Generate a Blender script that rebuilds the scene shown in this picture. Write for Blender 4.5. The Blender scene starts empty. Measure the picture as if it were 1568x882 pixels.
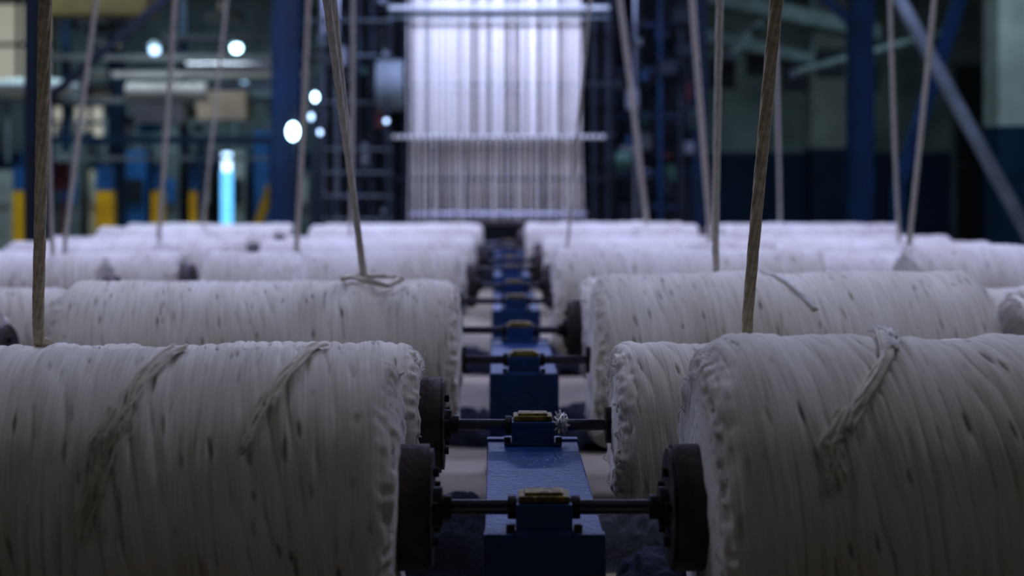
import bpy, math, random
import numpy as np
from mathutils import Vector, Matrix
random.seed(7); rng=np.random.RandomState(11)
S=bpy.context.scene; COL=S.collection
S.view_settings.view_transform='Standard'
for lk in ('Medium High Contrast','Standard - Medium High Contrast'):
    try:
        S.view_settings.look=lk; print('look',lk); break
    except Exception as ex: print(ex)
CAMZ=1.07; AX=0.49; RAILTOP=0.45

# ------------------------------------------------------------ materials
def mat(name,col,rough=.6,metal=0,noise=0,nscale=20,bump=0,bscale=60,emit=None,estr=0,col2=None):
    m=bpy.data.materials.new(name); m.use_nodes=True; nt=m.node_tree; b=nt.nodes['Principled BSDF']
    b.inputs['Base Color'].default_value=(*col,1); b.inputs['Roughness'].default_value=rough; b.inputs['Metallic'].default_value=metal
    tc=nt.nodes.new('ShaderNodeTexCoord')
    n=nt.nodes.new('ShaderNodeTexNoise'); n.inputs['Scale'].default_value=nscale; n.inputs['Detail'].default_value=5
    nt.links.new(tc.outputs['Object'],n.inputs['Vector'])
    r=nt.nodes.new('ShaderNodeValToRGB'); r.color_ramp.elements[0].position=.35; r.color_ramp.elements[1].position=.68
    c2=col2 if col2 else tuple(c*(1-noise) for c in col)
    r.color_ramp.elements[0].color=(*c2,1); r.color_ramp.elements[1].color=(*col,1)
    nt.links.new(n.outputs['Fac'],r.inputs['Fac']); nt.links.new(r.outputs['Color'],b.inputs['Base Color'])
    if bump:
        n2=nt.nodes.new('ShaderNodeTexNoise'); n2.inputs['Scale'].default_value=bscale; n2.inputs['Detail'].default_value=4
        nt.links.new(tc.outputs['Object'],n2.inputs['Vector'])
        bp=nt.nodes.new('ShaderNodeBump'); bp.inputs['Strength'].default_value=bump; bp.inputs['Distance'].default_value=.01
        nt.links.new(n2.outputs['Fac'],bp.inputs['Height']); nt.links.new(bp.outputs['Normal'],b.inputs['Normal'])
    if emit:
        b.inputs['Emission Color'].default_value=(*emit,1); b.inputs['Emission Strength'].default_value=estr
    return m

def yarn_mat():
    m=bpy.data.materials.new('cotton_yarn'); m.use_nodes=True; nt=m.node_tree; N=nt.nodes; L=nt.links
    b=N['Principled BSDF']; b.inputs['Roughness'].default_value=.95; b.inputs['Specular IOR Level'].default_value=.15
    b.inputs['Sheen Weight'].default_value=.2
    uv=N.new('ShaderNodeUVMap')
    def noi(sx,sy,det=3,dist=0):
        mp=N.new('ShaderNodeMapping'); mp.inputs['Scale'].default_value=(sx,sy,1)
        L.new(uv.outputs['UV'],mp.inputs['Vector'])
        n=N.new('ShaderNodeTexNoise'); n.inputs['Scale'].default_value=1; n.inputs['Detail'].default_value=det
        n.inputs['Distortion'].default_value=dist
        L.new(mp.outputs['Vector'],n.inputs['Vector']); return n
    big=noi(2.0,6,3); fib=noi(6,300,3,.3); med=noi(4,90,3,.3)
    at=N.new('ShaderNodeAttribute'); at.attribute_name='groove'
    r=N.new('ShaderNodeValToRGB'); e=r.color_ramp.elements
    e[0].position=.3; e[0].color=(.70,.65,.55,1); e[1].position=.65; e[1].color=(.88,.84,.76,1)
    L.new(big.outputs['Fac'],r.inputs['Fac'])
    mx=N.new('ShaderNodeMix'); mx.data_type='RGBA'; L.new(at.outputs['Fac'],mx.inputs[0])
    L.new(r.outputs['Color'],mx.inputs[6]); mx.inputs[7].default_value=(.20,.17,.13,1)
    r2=N.new('ShaderNodeValToRGB'); r2.color_ramp.elements[0].position=.3; r2.color_ramp.elements[0].color=(.70,.68,.64,1)
    r2.color_ramp.elements[1].position=.6; r2.color_ramp.elements[1].color=(1,1,1,1)
    L.new(fib.outputs['Fac'],r2.inputs['Fac'])
    mu=N.new('ShaderNodeMix'); mu.data_type='RGBA'; mu.blend_type='MULTIPLY'; mu.inputs[0].default_value=.7
    L.new(mx.outputs[2],mu.inputs[6]); L.new(r2.outputs['Color'],mu.inputs[7]); L.new(mu.outputs[2],b.inputs['Base Color'])
    ad=N.new('ShaderNodeMath'); ad.operation='MULTIPLY_ADD'; L.new(fib.outputs['Fac'],ad.inputs[0]); ad.inputs[1].default_value=.45
    L.new(med.outputs['Fac'],ad.inputs[2])
    bp=N.new('ShaderNodeBump'); bp.inputs['Strength'].default_value=.6; bp.inputs['Distance'].default_value=.007
    L.new(ad.outputs[0],bp.inputs['Height']); L.new(bp.outputs['Normal'],b.inputs['Normal'])
    return m

M={}
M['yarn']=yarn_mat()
M['thread']=mat('cotton_thread',(.80,.78,.73),.9,noise=.15)
M['sheetyarn']=mat('warp_sheet_yarn',(.74,.71,.64),.9,noise=.1)
M['rope']=mat('grey_cotton_rope',(.68,.65,.57),.9,noise=.2,nscale=60)
M['rope_tan']=mat('tan_cotton_rope',(.52,.45,.30),.9,noise=.35,nscale=60)
M['fray']=mat('soiled_cotton',(.84,.78,.66),.95,noise=.2,nscale=50)
M['blue']=mat('blue_gloss_paint',(.013,.06,.19),.38,noise=.35,nscale=25,bump=.45,bscale=90)
M['blue_d']=mat('blue_column_paint',(.005,.042,.105),.5,noise=.4,nscale=5)
M['brass']=mat('worn_brass_cap',(.30,.22,.045),.45,.4,noise=.75,nscale=70,bump=.5)
M['iron']=mat('dark_iron',(.055,.05,.05),.45,.5,noise=.5,nscale=30,bump=.4)
M['steel']=mat('oily_steel',(.2,.2,.23),.3,.9,noise=.4,nscale=30)
M['flange']=mat('brown_flange',(.09,.062,.055),.6,0,noise=.6,nscale=22,bump=.5,bscale=40)
M['chrome']=mat('bare_steel',(.42,.46,.52),.28,.9,noise=.3,nscale=8)
M['grey']=mat('machine_grey',(.19,.23,.24),.6,noise=.4,nscale=4)
M['dark']=mat('dark_machine',(.013,.024,.036),.6,noise=.4,nscale=4)
M['white']=mat('off_white_paint',(.46,.50,.48),.7,noise=.3,nscale=3)
M['beige']=mat('beige_enamel',(.54,.47,.34),.6,noise=.3,nscale=4)
M['yellow']=mat('safety_yellow',(.90,.55,.02),.5,noise=.2,nscale=6)
M['ochre']=mat('ochre_crane_paint',(.13,.085,.02),.6,noise=.5,nscale=4)
M['green']=mat('green_enamel',(.03,.10,.06),.5,noise=.3,nscale=6)
M['red']=mat('red_enamel',(.12,.03,.03),.5,noise=.3,nscale=6)
M['mblue']=mat('machine_blue_enamel',(.03,.16,.42),.5,noise=.3,nscale=6)
M['rag']=mat('dark_navy_cloth',(.028,.035,.06),.95,noise=.4,nscale=20,bump=.6,bscale=90)
M['rag2']=mat('grey_cloth',(.10,.11,.13),.95,noise=.4,nscale=20,bump=.6,bscale=90)
M['floor']=mat('concrete_floor',(.50,.42,.30),.6,noise=.4,nscale=2.2,bump=.2,bscale=40)
M['ceil']=mat('ceiling_paint',(.10,.12,.15),.9,noise=.2,nscale=2)
M['glint']=mat('glint_glow',(1,1,1),.5,emit=(.5,.82,1),estr=9)  # emissive glow painted in for bright metal highlights
M['glint_soft']=mat('glint_glow_soft',(1,1,1),.5,emit=(.45,.68,1),estr=3)
M['tube']=mat('cyan_reflection_glow',(1,1,1),.5,emit=(.10,.50,1),estr=1.4)  # cyan emission imitating a bright vertical reflection
M['pane']=mat('glowing_window_pane',(.5,.48,.42),.5,emit=(.75,.72,.60),estr=.36)  # faint glow added to brighten the pale wall area
M['fluo']=mat('lit_fluorescent',(1,1,1),.5,emit=(.7,.75,1),estr=8)

def wallmat():
    m=bpy.data.materials.new('two_tone_wall_paint'); m.use_nodes=True; nt=m.node_tree; N=nt.nodes; L=nt.links
    b=N['Principled BSDF']; b.inputs['Roughness'].default_value=.8
    g=N.new('ShaderNodeNewGeometry'); s=N.new('ShaderNodeSeparateXYZ'); L.new(g.outputs['Position'],s.inputs[0])
    c=N.new('ShaderNodeMath'); c.operation='GREATER_THAN'; c.inputs[1].default_value=1.24; L.new(s.outputs['Z'],c.inputs[0])
    n=N.new('ShaderNodeTexNoise'); n.inputs['Scale'].default_value=1.3; L.new(g.outputs['Position'],n.inputs['Vector'])
    r=N.new('ShaderNodeValToRGB'); r.color_ramp.elements[0].position=.3; r.color_ramp.elements[0].color=(.13,.17,.175,1)
    r.color_ramp.elements[1].position=.7; r.color_ramp.elements[1].color=(.31,.37,.36,1); L.new(n.outputs['Fac'],r.inputs[0])
    mx=N.new('ShaderNodeMix'); mx.data_type='RGBA'; L.new(c.outputs[0],mx.inputs[0]); mx.inputs[6].default_value=(.010,.038,.095,1)
    L.new(r.outputs[0],mx.inputs[7]); L.new(mx.outputs[2],b.inputs['Base Color']); return m
M['wall']=wallmat()

# ------------------------------------------------------------ mesh builder
class MB:
    def __init__(s): s.v=[];s.f=[];s.m=[];s.sm=[];s.mats=[]
    def mi(s,k):
        if k not in s.mats: s.mats.append(k)
        return s.mats.index(k)
    def add(s,vs,fs,k,smooth=False):
        o=len(s.v); s.v+= [tuple(v) for v in vs]; i=s.mi(k)
        for f in fs: s.f.append([a+o for a in f]); s.m.append(i); s.sm.append(smooth)
    def box(s,c,d,k,rot=None):
        c=Vector(c); vs=[]
        for x in(-.5,.5):
            for y in(-.5,.5):
                for z in(-.5,.5):
                    p=Vector((x*d[0],y*d[1],z*d[2]))
                    if rot is not None: p=rot@p
                    vs.append(p+c)
        s.add(vs,[(0,1,3,2),(4,6,7,5),(0,4,5,1),(2,3,7,6),(0,2,6,4),(1,5,7,3)],k)
    def bar(s,p0,p1,w,h,k):
        p0=Vector(p0);p1=Vector(p1);d=p1-p0
        q=d.to_track_quat('Y','Z').to_matrix()
        s.box((p0+p1)/2,(w,d.length,h),k,q)
    def cyl(s,p0,p1,r,k,n=20,r1=None,smooth=True):
        p0=Vector(p0);p1=Vector(p1);d=p1-p0; q=d.to_track_quat('Z','X').to_matrix(); r1=r if r1 is None else r1
        vs=[];
        for P,R in((p0,r),(p1,r1)):
            for i in range(n):
                a=2*math.pi*i/n; vs.append(P+q@Vector((R*math.cos(a),R*math.sin(a),0)))
        s.add(vs,[(i,(i+1)%n,n+(i+1)%n,n+i) for i in range(n)],k,smooth)
        s.add(vs[:n],[tuple(range(n))[::-1]],k); s.add(vs[n:],[tuple(range(n))],k)
    def tube(s,pts,r,k,n=6):
        pts=[Vector(p) for p in pts]; vs=[]; m=len(pts)
        up=Vector((.3,.9,.2)).normalized()
        for j,p in enumerate(pts):
            t=(pts[min(j+1,m-1)]-pts[max(j-1,0)]).normalized()
            a=t.cross(up); 
            if a.length<1e-3: a=t.cross(Vector((1,0,0)))
            a.normalize(); b=t.cross(a); R=r[j] if hasattr(r,'__len__') else r
            for i in range(n):
                w=2*math.pi*i/n; vs.append(p+a*R*math.cos(w)+b*R*math.sin(w))
        fs=[(j*n+i,j*n+(i+1)%n,(j+1)*n+(i+1)%n,(j+1)*n+i) for j in range(m-1) for i in range(n)]
        fs+= [tuple(range(n))[::-1],tuple((m-1)*n+i for i in range(n))]
        s.add(vs,fs,k,True)
    def sphere(s,c,r,k,nu=14,nv=9,sc=(1,1,1)):
        vs=[];c=Vector(c)
        for j in range(nv+1):
            ph=math.pi*j/nv
            for i in range(nu):
                a=2*math.pi*i/nu; vs.append(c+Vector((r*sc[0]*math.sin(ph)*math.cos(a),r*sc[1]*math.sin(ph)*math.sin(a),r*sc[2]*math.cos(ph))))
        s.add(vs,[(j*nu+i,(j+1)*nu+i,(j+1)*nu+(i+1)%nu,j*nu+(i+1)%nu) for j in range(nv) for i in range(nu)],k,True)
    def obj(s,name,bevel=0,parent=None):
        me=bpy.data.meshes.new(name); me.from_pydata(s.v,[],s.f)
        for k in s.mats: me.materials.append(M[k])
        me.polygons.foreach_set('material_index',s.m); me.polygons.foreach_set('use_smooth',s.sm); me.update()
        o=bpy.data.objects.new(name,me); COL.objects.link(o)
        if bevel:
            b=o.modifiers.new('bevel','BEVEL'); b.width=bevel; b.segments=2; b.limit_method='ANGLE'; b.angle_limit=math.radians(50)
        if parent: o.parent=parent
        return o
def empty(name,loc=(0,0,0)):
    e=bpy.data.objects.new(name,None); e.location=loc; e.empty_display_size=.1; COL.objects.link(e); return e

# ------------------------------------------------------------ noise
NT={}
def vnoise(x,y,seed):
    if seed not in NT: NT[seed]=np.random.RandomState(seed).rand(257,257)
    T=NT[seed]
    xi=np.floor(x).astype(int); yi=np.floor(y).astype(int); fx=x-xi; fy=y-yi
    fx=fx*fx*(3-2*fx); fy=fy*fy*(3-2*fy); a=xi%256; b=yi%256; a1=(a+1)%256; b1=(b+1)%256
    return (T[a,b]*(1-fx)+T[a1,b]*fx)*(1-fy)+(T[a,b1]*(1-fx)+T[a1,b1]*fx)*fy

def winding_mesh(name,R,Ln,seed,nu=300,nv=300,rc=.06,slw=.0085):
    prof=[]   # x, r, nx, nr
    for i in range(14): 
        prof.append((0,.03+(R-rc-.03)*i/14.,-1,0))
    for i in range(18):
        a=math.pi/2*i/18; prof.append((rc*(1-math.cos(a)), R-rc+rc*math.sin(a),-math.cos(a),math.sin(a)))
    half=prof; body=[(rc+(Ln-2*rc)*i/nv,R,0,1) for i in range(nv+1)]
    P=np.array(half+body+[(Ln-x,r,-nx,nr) for x,r,nx,nr in half[::-1]])
    s=np.concatenate([[0],np.cumsum(np.hypot(np.diff(P[:,0]),np.diff(P[:,1])))])
    th=np.linspace(0,2*np.pi,nu,endpoint=False)+math.pi  # 0=top ; seam at bottom
    TH,V=np.meshgrid(th,s,indexing='ij'); U=TH*R
    px,pr,nx,nr=[np.broadcast_to(P[:,k],TH.shape) for k in range(4)]
    sd=seed*20
    low=(vnoise(U/.5+5,V/.16,sd)-.5)*.014+(vnoise(U/.9,V/.05,sd+1)-.5)*.009
    def fam(sl,bw,k):
        ph=(V+sl*U)/bw+.9*vnoise(U/.30+3,V/.10,sd+k)+.35*vnoise(U/.10,V/.05,sd+k+1)
        return np.abs(np.sin(np.pi*ph))**.7, ph
    f1,c1=fam(-.06,.026,2); f2,c2=fam(-.20,.036,4)
    m1=vnoise(U/.19+9,V/.05,sd+6); m2=vnoise(U/.19,V/.055+7,sd+7)
    h1=f1*.0048+m1*.009; h2=f2*.0048+m2*.0086
    h=np.maximum(h1,h2)
    f=np.where(h1>h2,f1,f2)
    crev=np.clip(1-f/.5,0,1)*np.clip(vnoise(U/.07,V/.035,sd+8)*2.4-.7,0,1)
    q=(V-.14*U+.010*vnoise(U/.06,V/.05,sd+15))/slw; col=np.floor(q).astype(int); fr=np.abs(q-col-.5)*2
    r_=np.random.RandomState(sd+9); off=r_.rand(4096)*10
    w=U/.062+off[col%4096]; cell=np.floor(w).astype(int); fw=np.abs(w-cell-.5)*2
    hh_=(cell*37+col*101)%4096
    pick=r_.rand(4096)[hh_]; size=.35+.65*r_.rand(4096)[hh_]; deep=.25+.6*r_.rand(4096)[hh_]
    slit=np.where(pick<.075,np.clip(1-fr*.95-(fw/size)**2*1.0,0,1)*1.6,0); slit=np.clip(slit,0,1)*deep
    edge=np.clip(1-np.minimum(s,s[-1]-s)/(R-rc),0,1)[None,:]>0
    d0=np.minimum(s,s[-1]-s); rim=np.exp(-((d0-(R-rc*.9))/.03)**2)[None,:]
    rag=(vnoise(U/.016,V/.016,sd+12)-.5)*.011*rim+(vnoise(U/.07,V/.05,sd+13)-.45)*.018*rim
    face=(vnoise(U/.25,V/.008,sd+14)-.5)*.006*edge
    slit=slit*(1-edge)*(1-rim*.6)
    disp=low+h-.013-slit*.005+rag+face
    core=np.clip(s/.05,0,1)*np.clip((s[-1]-s)/.05,0,1); disp=disp*core[None,:]
    X=px+nx*disp; RR=pr+nr*disp
    Y=-RR*np.sin(TH); Z=RR*np.cos(TH)
    co=np.stack([X,Y,Z],-1).reshape(-1,3); nP=len(s)
    i=np.arange(nu)[:,None]; j=np.arange(nP-1)[None,:]
    a=i*nP+j; b=((i+1)%nu)*nP+j
    F=np.stack([a,b,b+1,a+1],-1).reshape(-1,4)
    me=bpy.data.meshes.new(name); me.vertices.add(len(co)); me.vertices.foreach_set('co',co.ravel())
    me.loops.add(F.size); me.loops.foreach_set('vertex_index',F.ravel()); me.polygons.add(len(F))
    me.polygons.foreach_set('loop_start',np.arange(0,F.size,4)); 
    me.polygons.foreach_set('loop_total',np.full(len(F),4)); me.polygons.foreach_set('use_smooth',np.ones(len(F),bool))
    me.update(calc_edges=True)
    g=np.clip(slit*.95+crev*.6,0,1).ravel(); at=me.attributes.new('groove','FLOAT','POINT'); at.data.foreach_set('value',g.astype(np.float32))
    uvl=me.uv_layers.new(name='UVMap')
    ui=np.stack([i+0*j,i+1+0*j,i+1+0*j,i+0*j],-1).reshape(-1,4); vi=np.stack([j+0*i,j+0*i,j+1+0*i,j+1+0*i],-1).reshape(-1,4)
    uv=np.stack([ui*2*np.pi*R/nu, s[vi]-.10*ui*2*np.pi*R/nu],-1); uvl.data.foreach_set('uv',uv.reshape(-1).astype(np.float32))
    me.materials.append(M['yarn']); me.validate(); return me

SH={}
def roll(x0,x1,y,R,near=False,seed=1,fl=(True,True),rc=None,fo=0):
    Ln=x1-x0; e=empty('yarn_roll',(x0,y,AX))
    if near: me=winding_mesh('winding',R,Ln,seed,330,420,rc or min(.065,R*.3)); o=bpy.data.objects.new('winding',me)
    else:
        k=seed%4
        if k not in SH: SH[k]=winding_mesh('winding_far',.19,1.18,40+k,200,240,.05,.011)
        o=bpy.data.objects.new('winding',SH[k]); o.scale=(Ln/1.18,R/.19,R/.19)
    COL.objects.link(o); o.parent=e
    b=MB()
    for side,X,sg in((0,0,-1),(1,Ln,1)):
        if fl[side]:
            X=X+sg*fo
            b.cyl((X-sg*(.01+fo),0,0),(X+sg*.040,0,0),.105,'flange',40); b.cyl((X+sg*.040,0,0),(X+sg*.047,0,0),.098,'flange',40)
            b.cyl((X+sg*.046,0,0),(X+sg*.062,0,0),.034,'iron',24); b.cyl((X+sg*.06,0,0),(X+sg*.078,0,0),.021,'iron',16)
            for i in range(5):
                a=i*2*math.pi/5+.4; b.cyl((X+sg*.045,.06*math.cos(a),.06*math.sin(a)),(X+sg*.057,.06*math.cos(a),.06*math.sin(a)),.009,'iron',6)
        else:
            b.cyl((X-sg*.02,0,0),(X+sg*.012,0,0),.04,'iron',24)
    b.obj('flanges',.003,e); return e
def axle(xa,xb,y,parent_e):
    b=MB(); off=Vector(parent_e.location)
    b.cyl(Vector((xa,y,AX))-off,Vector((xb,y,AX))-off,.0125,'steel',20)
    b.obj('axle',0,parent_e)

rows=[ # y, left inner, right inner, RL, RR, flangeL, flangeR
(2.41,-.162,.335,.270,.293,1,1),(3.17,-.165,.252,.183,.189,1,0),
(4.23,-.105,.275,.236,.261,0,0),(4.99,-.135,.29,.175,.185,0,1),
(6.05,-.16,.235,.213,.225,0,0),(6.81,-.15,.27,.165,.17,1,1),
(7.87,-.13,.25,.165,.165,0,1),(8.63,-.13,.27,.15,.15,1,1),
(9.69,-.10,.19,.168,.178,0,0),(10.45,-.12,.2,.15,.16,0,1)]
RX=.078; RL=-1.385; RR_=1.472
for i,(y,li,ri,rl,rr,fl,fr) in enumerate(rows):
    nr=i<3
    Lx0=max(li-1.18,-1.345); Rx1=min(ri+1.18,1.435)
    if i==4: Lx0=-1.24; Rx1=1.38
    a=roll(Lx0,li,y,rl,nr,2*i+1,(False,bool(fl)),.085 if i==0 else None,.006 if i==0 else 0); b=roll(ri,Rx1,y,rr,nr,2*i+2,(bool(fr),False),.075 if i==0 else None)
    axle(max(Lx0-.1,-1.36),Lx0+.05,y,a); axle(li-.1,RX-.048,y,a); axle(RX+.048,ri+.1,y,b); axle(Rx1-.05,min(Rx1+.1,1.447),y,b)
    s=(-1.5-(.16 if i==4 else 0)); R2=[.2,.2,.2,.15,.195,.165,.16,.15,.158,.15][i]
    c=roll(-2.72,s,y,R2,False,i+1,(False,True)); axle(s-.05,-1.41,y,c); axle(-2.79,-2.6,y,c)
    s=1.53+(.2 if i==4 else 0); R3=[.2,.2,.22,.15,.24,.165,.16,.15,.18,.15][i]
    d=roll(s,2.74,y,R3,False,i+2,(i%2==1,False)); axle(1.497,s+.05,y,d); axle(2.6,2.81,y,d)

# ------------------------------------------------------------ rails
def rail(xc,w,y0,y1,ys,pw):
    b=MB(); L=y1-y0; yc=(y0+y1)/2
    b.box((xc,yc,RAILTOP-.09),(w,L,.18),'blue')
    b.box((xc,y0+.012,RAILTOP-.095),(w*1.02,.03,.2),'blue'); b.box((xc,y1-.012,RAILTOP-.095),(w*1.02,.03,.2),'blue')
    for yy in (y0+.06,y1-.06):
        b.box((xc,yy,.14),(w*.8,.07,.28),'blue'); b.box((xc,yy,.01),(w*1.15,.14,.02),'blue')
    for yy in ys:
        b.box((xc,yy,RAILTOP+.004),(pw*1.35,.085,.008),'blue')
        b.box((xc,yy,RAILTOP+.026),(pw,.07,.052),'blue')
        b.box((xc,yy,RAILTOP+.058),(pw*.92,.058,.012),'brass'); b.box((xc,yy,RAILTOP+.066),(pw*.7,.04,.006),'brass')
        for sx in(-1,1):
            b.cyl((xc+sx*pw*.5,yy,AX),(xc+sx*(pw*.5+.014),yy,AX),.02,'iron',20)
            b.cyl((xc+sx*pw*.6,yy-.035,RAILTOP+.006),(xc+sx*pw*.6,yy-.035,RAILTOP+.018),.008,'iron',6)
    return b.obj('support_rail',.004)
for i in range(0,10,2):
    y0=rows[i][0]-.045; y1=rows[i+1][0]+.045; ys=(rows[i][0],rows[i+1][0])
    rail(RX,.2,y0,y1,ys,.094); rail(RL,.05,y0,y1,ys,.05); rail(RR_,.05,y0,y1,ys,.05)
    rail(-2.82,.08,y0,y1,ys,.06); rail(2.84,.08,y0,y1,ys,.06)

# ------------------------------------------------------------ ropes
def rope(base,top,r,k,n=6,ceil=4.6,row=None):
    base=Vector(base); top=Vector(top); d=(top-base); end=base+d*((ceil-base.z)/d.z)
    pts=[]
    if row is not None:
        yc,R=row
        for i in range(7):
            a=math.radians(75-10*i-8); pts.append(Vector((base.x+.02*(6-i)/6,yc+(R+r*.3)*math.sin(a),AX+(R+r*.3)*math.cos(a))))
    m=60
    start=pts[-1] if pts else base
    for i in range(1,m+1):
        t=i/m; p=start.lerp(end,t); p.x+=.004*math.sin(t*9+base.x*7); pts.append(p)
    b=MB(); tw=2*math.pi/.35
    cum=[0]
    for i in range(1,len(pts)): cum.append(cum[-1]+(pts[i]-pts[i-1]).length)
    fine=[];fs=[]
    for i in range(len(pts)-1):
        q=3
        for j in range(q):
            t=j/q; fine.append(pts[i].lerp(pts[i+1],t)); fs.append(cum[i]+(cum[i+1]-cum[i])*t)
    fine.append(pts[-1]); fs.append(cum[-1])
    up=Vector((0,1,0))
    for k2 in range(n):
        ph=2*math.pi*k2/n; st=[]
        for j,p in enumerate(fine):
            t=(fine[min(j+1,len(fine)-1)]-fine[max(j-1,0)]).normalized(); a=t.cross(up); a=a.normalized() if a.length>1e-3 else Vector((1,0,0)); c=t.cross(a)
            w=ph+fs[j]*tw*.5; st.append(p+a*(r*.62)*math.cos(w)+c*(r*.62)*math.sin(w))
        b.tube(st,r*.45,k,5)
    return b.obj('yarn_rope')
rope((-1.03,3.17,.66),(-.836,2.6,1.37),.0125,'rope_tan',row=(3.17,.18),n=7)
rope((.56,3.17,.67),(.517,2.6,1.37),.0122,'rope_tan',row=(3.17,.186),n=7)
rope((-.402,4.23,.72),(-.347,3.0,1.417),.0085,'rope',row=(4.23,.236))
rope((-.396,4.23,.72),(-.330,2.75,1.388),.0085,'rope',row=(4.23,.236))
rope((-.895,9.0,.66),(-.73,7.4,1.93),.011,'rope',row=(8.63,.15))
rope((.656,4.23,.749),(.628,4.0,1.533),.0105,'rope',row=(4.23,.261))
rope((-.861,6.05,.705),(-.697,5.2,1.67),.0115,'rope',row=(6.05,.213))
rope((-1.90,6.05,.69),(-1.728,5.4,1.695),.009,'rope',row=(6.05,.195))
rope((-2.08,6.81,.66),(-1.70,6.0,1.764),.0115,'rope',row=(6.81,.165))
rope((-1.88,7.87,.65),(-1.483,6.5,1.82),.012,'rope',row=(7.87,.16))
rope((-2.01,9.69,.655),(-1.627,8.5,2.05),.010,'rope',row=(9.69,.158))
rope((.331,6.81,.66),(.414,6.3,1.80),.007,'rope',row=(6.81,.17))
rope((1.014,9.69,.655),(.69,8.0,1.996),.016,'rope',row=(9.69,.178))
rope((1.178,7.87,.65),(.895,6.5,1.82),.015,'rope',row=(7.87,.165))
rope((1.926,9.69,.655),(1.76,9.0,2.11),.010,'rope',row=(9.69,.18))
rope((1.76,6.05,.73),(1.661,5.4,1.695),.0115,'rope',row=(6.05,.24))
rope((2.226,7.87,.66),(1.938,7.0,1.88),.011,'rope',row=(7.87,.16))

# loose yarn ends lying on the rolls
def on_roll(x,deg,yc,R,off=.004):
    a=math.radians(deg); return Vector((x,yc-(R+off)*math.sin(a),AX+(R+off)*math.cos(a)))
def loose(path,yc,R,n,spread,k,r=.0022,tail=0):
    b=MB()
    for q in range(n):
        o1=random.gauss(0,1); o2=random.gauss(0,1); pts=[];m=28; wob=random.random()*6; L=1-random.random()*tail
        for i in range(m+1):
            t=i/m*L; f=t*(len(path)-1); a=min(int(f),len(path)-2); g=f-a; g=g*g*(3-2*g)*.5+g*.5
            x=path[a][0]*(1-g)+path[a+1][0]*g; d=path[a][1]*(1-g)+path[a+1][1]*g
            sp=spread[0]*(1-t)+spread[1]*t
            pts.append(on_roll(x+o1*sp+.5*sp*math.sin(t*12+wob),d+o2*sp*40+ sp*60*math.sin(t*9+wob*2),yc,R,.000+abs(o2)*.002+.003*abs(math.sin(t*10+wob))))
        b.tube(pts,r,k,4)
    return b.obj('loose_yarn')
loose([(-.53,4),(-.565,28),(-.575,42),(-.595,60)],2.41,.270,26,(.006,.007),'fray',.0026,.25)
loose([(-.585,42),(-.60,55),(-.615,90)],2.41,.270,60,(.009,.016),'fray',.0013,.6)
loose([(-.30,-5),(-.335,22),(-.36,38),(-.39,60)],2.41,.270,14,(.005,.006),'fray',.0026,.3)
loose([(.66,-8),(.625,25),(.56,45),(.53,55)],2.41,.294,16,(.0045,.005),'fray',.003,.1)
loose([(.655,-10),(.65,10),(.64,20)],2.41,.295,14,(.007,.004),'thread',.004)
loose([(.54,47),(.505,58),(.51,70)],2.41,.294,40,(.007,.009),'fray',.0015,.3)
loose([(.78,2),(.84,25),(.90,50)],4.23,.260,7,(.003,.004),'thread',.003)
loose([(-.46,-2),(-.40,14),(-.32,24),(-.28,12),(-.33,0),(-.40,2),(-.46,12)],4.23,.244,9,(.003,.004),'fray',.0045)
def shag(x,sg,yc,R,n,parent_name='loose_yarn'):
    b=MB()
    for q in range(n):
        a=random.uniform(-160,160); e=random.uniform(-.025,.004); rr=R-random.uniform(.012,.05)
        l=random.uniform(.006,.02); c=random.uniform(-9,9); pts=[]
        for i in range(7):
            t=i/6; bul=math.sin(math.pi*t)
            pts.append(on_roll(x+sg*(e+bul*l*.45),a+c*t+2*math.sin(q),yc,rr+bul*.005,0))
        b.tube(pts,random.uniform(.0008,.002),'thread',4)
    b.obj(parent_name)
shag(-.17,1,2.41,.235,110); shag(.345,-1,2.41,.262,180); shag(-.17,1,3.17,.170,70); shag(.258,-1,3.17,.175,120)
b=MB()
for q in range(40):
    c=Vector((RX+.062,3.16,RAILTOP+.045)); p=[c+Vector((random.gauss(0,.009),random.gauss(0,.012),random.gauss(0,.010))) for _ in range(5)]
    b.tube(p,.0022,'thread',4)
b.obj('cotton_tuft')

# ------------------------------------------------------------ rags on the floor
def rags(x,y,sx,sy,h,k,seed):
    n=56; b=MB(); vs=[]
    for i in range(n+1):
        for j in range(n+1):
            u=i/n*2-1; v=j/n*2-1; q=u*u+v*v
            nz=float(vnoise(np.array(u*2.2+9),np.array(v*2.2+9),seed)); n2=float(vnoise(np.array(u*6+9+nz*2),np.array(v*6+9),seed+1)); n3=abs(math.sin(9*(u+nz)+5*v*n2))
            hh=max(0,1-q*(.75+.5*nz))**.45*(h*(.45+.6*nz)+h*.28*n2+h*.12*n3)
            ang=math.atan2(v,u); rad=1+.18*math.sin(3*ang+seed)
            vs.append((x+u*sx*rad*(1+.1*n2),y+v*sy*rad,max(hh,.002)))
    b.add(vs,[(i*(n+1)+j,(i+1)*(n+1)+j,(i+1)*(n+1)+j+1,i*(n+1)+j+1) for i in range(n) for j in range(n)],k,True)
    b.obj('rag_pile')
rags(-.14,3.72,.22,.13,.18,'rag',3); rags(.36,3.85,.16,.15,.15,'rag2',4); rags(.42,3.5,.14,.12,.14,'rag',8)
rags(-.14,5.5,.17,.12,.12,'rag',5); rags(.38,5.45,.17,.16,.17,'rag',6); rags(.40,7.35,.18,.15,.17,'rag',7); rags(-.17,7.35,.15,.15,.12,'rag',9)

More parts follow.
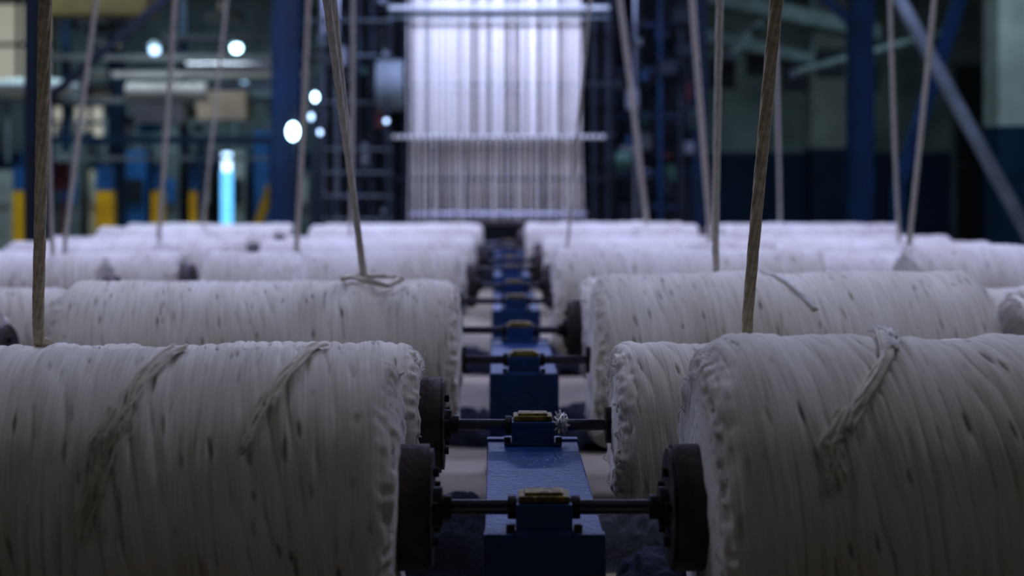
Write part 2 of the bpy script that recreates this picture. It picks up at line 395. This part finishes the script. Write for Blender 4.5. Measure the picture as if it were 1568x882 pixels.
# ------------------------------------------------------------ room shell
def slab(name,c,d,k):
    b=MB(); b.box(c,d,k); return b.obj(name)
X0,X1,Y0,Y1,H=-9,9,-4,20,4.6
slab('floor',((X0+X1)/2,(Y0+Y1)/2,-.05),(X1-X0+.4,Y1-Y0+.4,.1),'floor')
slab('ceiling',((X0+X1)/2,(Y0+Y1)/2,H+.05),(X1-X0+.4,Y1-Y0+.4,.1),'ceil')
slab('wall_back',(0,Y1+.1,H/2),(X1-X0,.2,H),'wall'); slab('wall_front',(0,Y0-.1,H/2),(X1-X0,.2,H),'wall')
slab('wall_left',(X0-.1,8,H/2),(.2,Y1-Y0,H),'wall'); slab('wall_right',(X1+.1,8,H/2),(.2,Y1-Y0,H),'wall')
b=MB(); b.box((6.68,Y1-.025,1.22),(.52,.04,2.44),'dark'); b.box((6.4,Y1-.045,1.24),(.06,.08,2.5),'grey'); b.box((6.96,Y1-.045,1.24),(.06,.08,2.5),'grey'); b.box((6.68,Y1-.045,2.48),(.62,.08,.06),'grey'); b.cyl((6.5,Y1-.12,1.05),(6.5,Y1-.045,1.05),.03,'chrome'); b.obj('door_1')
b=MB(); b.box((4.65,19.8,2.95),(.62,.3,3.3),'white'); b.box((4.65,19.8,.65),(.62,.3,1.3),'blue_d'); b.obj('wall_pilaster')
b=MB(); b.box((5.85,16,3.05),(.6,.5,3.1),'white'); b.box((5.85,16,.75),(.6,.5,1.5),'blue_d'); b.obj('wall_pilaster')
def window(nm,x,z,w,h):
    b=MB(); b.box((x,Y1-.03,z),(w,.04,h),'pane')
    for i in range(4): b.box((x-w/2+w*i/3,Y1-.06,z),(.05,.05,h),'blue_d')
    for i in range(3): b.box((x,Y1-.06,z-h/2+h*i/2),(w,.05,.05),'blue_d')
    b.obj(nm)
window('window_1',-6.95,2.75,1.4,1.2); window('window_2',-5.85,1.66,.8,.5)

# ------------------------------------------------------------ steel columns
def ibeam_col(x,y,w,k='blue_d',h=H):
    b=MB(); b.box((x-w/2+.01,y,h/2),(.02,w,h),k); b.box((x+w/2-.01,y,h/2),(.02,w,h),k); b.box((x,y,h/2),(w,.02,h),k)
    b.box((x,y,.01),(w*1.6,w*1.6,.02),k)
    b.box((x,y+w*.3,h/2),(w,.02,h),k); b.box((x,y-w*.3,h/2),(w,.02,h),k); return b
b=ibeam_col(3.06,12,.19); b.bar((2.97,12,2.28),(2.3,12,2.9),.07,.07,'blue_d'); b.obj('steel_column')
b=ibeam_col(-1.78,12,.22); b.obj('steel_column')
b=ibeam_col(1.83,13,.15); b.obj('steel_column')
b=ibeam_col(-3.25,10,.12,'dark'); b.bar((-3.2,10,1.5),(-2.2,10,2.35),.05,.05,'dark'); b.obj('steel_column')
b=ibeam_col(-4.15,15.5,.16); b.obj('steel_column')
b=MB(); b.bar((3.1,11,.9),(4.3,11,4.6),.09,.09,'blue_d'); b.bar((3.1,11,.9),(3.1,11,0),.09,.09,'blue_d'); b.obj('diagonal_brace')
b=MB(); b.bar((2.62,10,2.6),(4.05,10,0),.10,.07,'grey'); b.bar((2.62,10,2.6),(2.62,10,4.6),.06,.06,'grey'); b.obj('diagonal_brace')

b=MB()
b.bar((1.9,14,2.35),(3.6,15.5,2.15),.25,.12,'grey'); b.bar((1.9,14,2.75),(4.2,16,2.55),.25,.16,'grey')
b.cyl((2.2,13.5,2.1),(3.3,17,2.9),.05,'grey'); b.cyl((2.7,13,1.9),(5.5,17,2.7),.04,'grey')
for x,y in((2.0,14.1),(3.4,15.35)): b.cyl((x,y,2.2),(x,y,4.6),.02,'grey',8)
for i in range(5): b.box((2.3+i*.42,14.6+i*.2,2.0+.15*(i%2)),(.25,.2,.3),'dark')
b.obj('overhead_duct')

# ------------------------------------------------------------ warping machine with yarn sheet
e=empty('warping_machine',(.0,12,0))
def P(*a): return (a[0],a[1]-12,a[2])
b=MB()
for x in(-.92,-.80,.83,.95):
    b.box(P(x,12.3,2.0),(.07,.1,4.0),'dark')
for x in(-.86,.89): b.box(P(x,12.9,2.0),(.22,.9,4.0),'dark')
for z in(.55,.95,1.32,1.75,2.4,3.0):
    b.cyl(P(-.98,12.1,z),P(1.0,12.1,z),.016,'dark',16)
b.box(P(0,12.9,.4),(1.9,1.0,.8),'dark')
b.box(P(0,13.3,1.6),(1.6,.06,1.6),'grey')
b.cyl(P(-.75,12.05,.62),P(.75,12.05,.62),.07,'steel',24)
b.box(P(.01,11.93,2.385),(1.85,.04,.035),'white'); b.box(P(.01,11.93,2.30),(1.85,.03,.015),'grey')
b.obj('frame',.004,e)
b=MB()
b.cyl(P(-.92,11.95,1.30),P(.92,11.95,1.30),.012,'grey',12)
for i in range(34):
    x=-.86+i*1.74/33; b.sphere(P(x,11.92,1.30),.021,'sheetyarn',8,6)
b.obj('guide_comb',0,e)
b=MB()
n=62
for i in range(n):
    x=-.75+i*1.47/(n-1)+random.uniform(-.007,.007); w=random.choice([.0045,.006,.011])
    if random.random()<.10: continue
    b.box(P(x,12.0,2.95),(w*2,.006,3.3),'sheetyarn')
for i in range(30):
    x=-.74+i*1.45/29+random.uniform(-.008,.008)
    b.bar(P(x,12.0,1.31),P(x+random.uniform(-.02,.02),11.98,.60),.012,.006,'sheetyarn')
n=50
for i in range(n):
    x=-.73+i*1.44/(n-1)+random.uniform(-.01,.01); b.box(P(x,12.16,2.6),(random.uniform(.012,.024),.005,4.0),'beige')
b.obj('yarn_sheet',0,e)
b=MB()
pal=['dark','dark','grey','blue_d','dark','green','chrome','dark','red']
for i in range(34):
    x=random.uniform(.98,1.7); z=random.uniform(.6,2.6)
    b.box(P(x,12.25+random.random()*.6,z),(random.uniform(.04,.16),.15,random.uniform(.04,.18)),pal[i%9])
for i,x in enumerate((1.02,1.2,1.42,1.6)): b.cyl(P(x,12.4,0),P(x,12.4,4.2),.025,['dark','chrome','blue_d','dark'][i],12)
b.cyl(P(.99,11.95,1.1),P(1.12,11.95,1.1),.08,'green',20)
for z in(.7,1.0,1.5,1.9,2.3): b.box(P(1.3,12.5,z),(.7,.04,.04),'blue_d')
b.box(P(1.35,12.9,1.4),(.75,.1,2.8),'dark')
b.obj('drive_gear',.003,e)
b=MB()
for x in(-1.5,-1.38,-1.2,-1.08): b.cyl(P(x,12.2,0),P(x,12.2,4.2),.03,'chrome' if x<-1.3 else 'dark',12)
for i in range(44):
    x=random.uniform(-1.55,-.95); z=random.uniform(.6,2.6); k=pal[(i*5)%9] if i%3 else ('chrome' if i%2 else 'grey')
    b.box(P(x,12.0+random.random()*.7,z),(random.uniform(.03,.12),.12,random.uniform(.03,.2)),k)
for z in(.6,.8,1.0,1.2,1.6,2.0,2.3): b.cyl(P(-1.6,12.15,z),P(-.9,12.15,z),.012,'grey',10)
b.cyl(P(-1.02,12.06,1.74),P(-.80,12.06,1.74),.22,'grey',28); b.cyl(P(-1.06,12.06,1.74),P(-.76,12.06,1.74),.04,'iron',16)
b.box(P(-1.25,12.95,1.4),(.7,.1,2.8),'dark')
b.obj('creel_side',.003,e)

# ------------------------------------------------------------ left hall
b=MB()
b.box((-3.3,13.9,1.31),(2.3,.08,.07),'blue_d'); b.box((-3.3,13.9,1.13),(2.3,.05,.04),'grey')
for x in(-4.4,-2.9,-2.2): b.box((x,13.9,.66),(.06,.06,1.32),'blue_d')
b.obj('guard_railing',.003)
b=MB()
b.box((-3.63,13,2.55),(.95,.4,.26),'ochre'); b.box((-3.63,12.9,2.85),(2.6,.2,.22),'ochre')
for x in(-4.0,-3.3): b.box((x,13,3.65),(.08,.08,1.9),'ochre')
b.obj('crane_beam',.005)
b=MB()
for z,x0,x1,k in((1.98,-3.9,-1.9,'white'),(1.86,-3.5,-1.9,'chrome'),(2.15,-4.6,-1.9,'grey'),(2.35,-3.4,-1.9,'dark'),(1.72,-4.4,-2.3,'grey')):
    b.box(((x0+x1)/2,14.4,z),(x1-x0,.1,.06),k)
b.box((-2.75,14.3,1.66),(.5,.3,.28),'beige'); b.box((-3.4,14.4,1.62),(.5,.3,.26),'white')
b.cyl((-3.7,14.2,1.80),(-2.9,14.2,1.80),.09,'white',20); b.cyl((-3.1,14.2,2.05),(-2.2,14.2,2.05),.06,'chrome',20)
for x in(-4.4,-3.2,-2.0): b.box((x,14.5,2.9),(.07,.07,3.4),'blue_d')
for i in range(44):
    b.box((random.uniform(-4.8,-2.0),14.6+random.random(),random.uniform(1.35,2.75)),(random.uniform(.05,.4),.1,random.uniform(.03,.14)),random.choice(['grey','dark','dark','mblue','chrome','white','beige','dark']))
b.obj('overhead_conveyor',.004)
b=MB(); b.sphere((-4.05,12.4,1.74),.3,'white',24,12,(1.4,1,.3)); b.cyl((-4.05,12.4,1.8),(-4.05,12.4,H),.02,'dark',8); b.obj('shaded_lamp')
def bollard(x,y,w):
    b=MB(); b.box((x,y,.4),(w,w,.8),'yellow'); b.box((x,y,.93),(w*.98,w*.98,.26),'mblue'); b.box((x,y,1.07),(w*1.05,w*1.05,.03),'blue_d'); b.box((x,y,.01),(w*1.6,w*1.6,.02),'yellow'); b.obj('guard_post',.006)
for x,w in((-4.02,.17),(-3.48,.13),(-3.08,.15),(-4.9,.12)): bollard(x,14.6,w)
b=MB(); b.bar((-2.58,14.7,.15),(-2.34,14.7,.85),.09,.09,'yellow'); b.box((-2.58,14.7,.08),(.2,.2,.16),'yellow'); b.obj('yellow_handrail')
b=MB()
for i in range(14):
    x=-7.2+i*.4; b.box((x,17.5,.5+.12*(i%3)),(.3,.6,1.0+.24*(i%3)),['mblue','grey','dark','white','mblue','grey','beige'][i%7]); b.box((x,17.18,.75),(.22,.03,.3),['white','dark','mblue'][i%3]); b.cyl((x,17.4,1.1),(x,17.4,1.9),.03,'grey',10)
b.box((-4.8,17.5,1.92),(5.4,.5,.08),'grey'); b.obj('spinning_frame',.004)
b=MB(); b.box((-4.65,15.2,.95),(.14,.1,.3),'red'); b.box((-4.65,15.2,.4),(.04,.04,.8),'red'); b.box((-4.65,15.2,.01),(.2,.2,.02),'red'); b.obj('call_point_box')

def pendant_glint(x,y,z,r,k='glint'):
    b=MB(); b.sphere((x,y,z),r,k,16,10,(1,1,.9)); b.cyl((x,y,z+r*.7),(x,y,z+r*1.6),r*1.5,'grey',18,r*.5); b.cyl((x,y,z+r*1.5),(x,y,H),.008,'dark',8); b.obj('added_glint_pendant')  # glowing sphere with shade, added where metal only reflects light
for x,y,z,r,k in((-3.03,16.5,2.42,.06,'glint'),(-2.80,16.5,2.24,.045,'glint'),(-2.9,16.3,1.98,.04,'glint_soft'),(-3.98,16.5,2.40,.06,'glint_soft')): pendant_glint(x,y,z,r,k)
def bracket_glint(x,y,z,r,k,sc=(1,1,1.5)):
    b=MB(); b.sphere((x,y,z),r,k,14,10,sc); b.box((x,y+.05,z),(.03,.08,.03),'dark'); b.box((x,y+.09,z/2+.1),(.03,.03,z+.2),'dark'); b.obj('added_glint_bracket')  # glowing sphere added to imitate a highlight on metal
bracket_glint(-1.67,11.6,1.34,.048,'glint'); bracket_glint(-1.515,11.8,1.63,.025,'glint'); bracket_glint(-1.49,11.9,1.34,.022,'glint_soft',(1,1,1)); bracket_glint(-1.56,11.9,1.47,.02,'glint_soft'); bracket_glint(-.92,11.75,1.43,.018,'glint_soft',(1,1,1))
b=MB(); b.cyl((-2.97,15.6,.3),(-2.97,15.6,1.0),.065,'tube',20); b.cyl((-2.97,15.6,1.0),(-2.97,15.6,1.2),.05,'glint_soft',20); b.cyl((-2.97,15.6,.0),(-2.97,15.6,.3),.08,'grey',16); b.cyl((-2.97,15.6,1.2),(-2.97,15.6,1.24),.06,'grey',16); b.obj('added_glow_tube')  # glowing tube added in place of a bright vertical reflection

def fixture(x,y,z,power,w=1.4,d=.35,col=(.53,.57,1.0)):
    e=empty('hall_or_fill_fixture',(x,y,z)); b=MB()
    b.box((0,0,.05),(w,d,.06),'white'); b.box((0,-d/2,.0),(w,.02,.08),'white'); b.box((0,d/2,.0),(w,.02,.08),'white')
    for yy in(-d*.25,d*.25): b.cyl((-w*.47,yy,0),(w*.47,yy,0),.016,'fluo',12)
    for xx in(-w*.4,w*.4): b.cyl((xx,0,.05),(xx,0,H-z),.008,'dark',8)
    b.obj('housing',0,e)
    l=bpy.data.lights.new('tube_light','AREA'); l.shape='RECTANGLE'; l.size=w; l.size_y=d; l.energy=power; l.color=col
    o=bpy.data.objects.new('tube_light',l); o.location=(0,0,-.045); o.parent=e; COL.objects.link(o)
for x in(-2.0,2.0):
    fixture(x,1.5,3.7,3.2,col=(.96,1,.86)); fixture(x,3.8,3.5,27,col=(.64,.69,1)); fixture(x,6.6,3.5,52); fixture(x,9.2,3.5,58)  # nearest pair is added, unseen fill for the roll fronts
fixture(0,11.35,2.8,52,1.5,.3,(.52,.58,1)); 
fixture(-4.0,12,3.5,44,col=(.65,.88,1)); fixture(-3.4,13.6,3.05,20,1.4,.2,(.9,.95,1)); fixture(-4.5,16.3,3.7,75,col=(.65,.86,1)); fixture(5,14,4.0,44,col=(.62,.92,1)); fixture(1.5,16,3.9,18,col=(.65,.88,1))  # first two are unseen, added to brighten the yellow posts

w=bpy.data.worlds.new('world'); S.world=w; w.use_nodes=True
w.node_tree.nodes['Background'].inputs[0].default_value=(.2,.25,.5,1); w.node_tree.nodes['Background'].inputs[1].default_value=.1

# ------------------------------------------------------------ camera
c=bpy.data.cameras.new('camera'); c.sensor_width=36; c.lens=50; c.shift_x=.014; c.shift_y=-.1205
c.dof.use_dof=True; c.dof.focus_distance=2.85; c.dof.aperture_fstop=2.0; c.clip_start=.05
o=bpy.data.objects.new('camera',c); o.location=(0,0,CAMZ); o.rotation_euler=(math.radians(90),0,0); COL.objects.link(o); S.camera=o
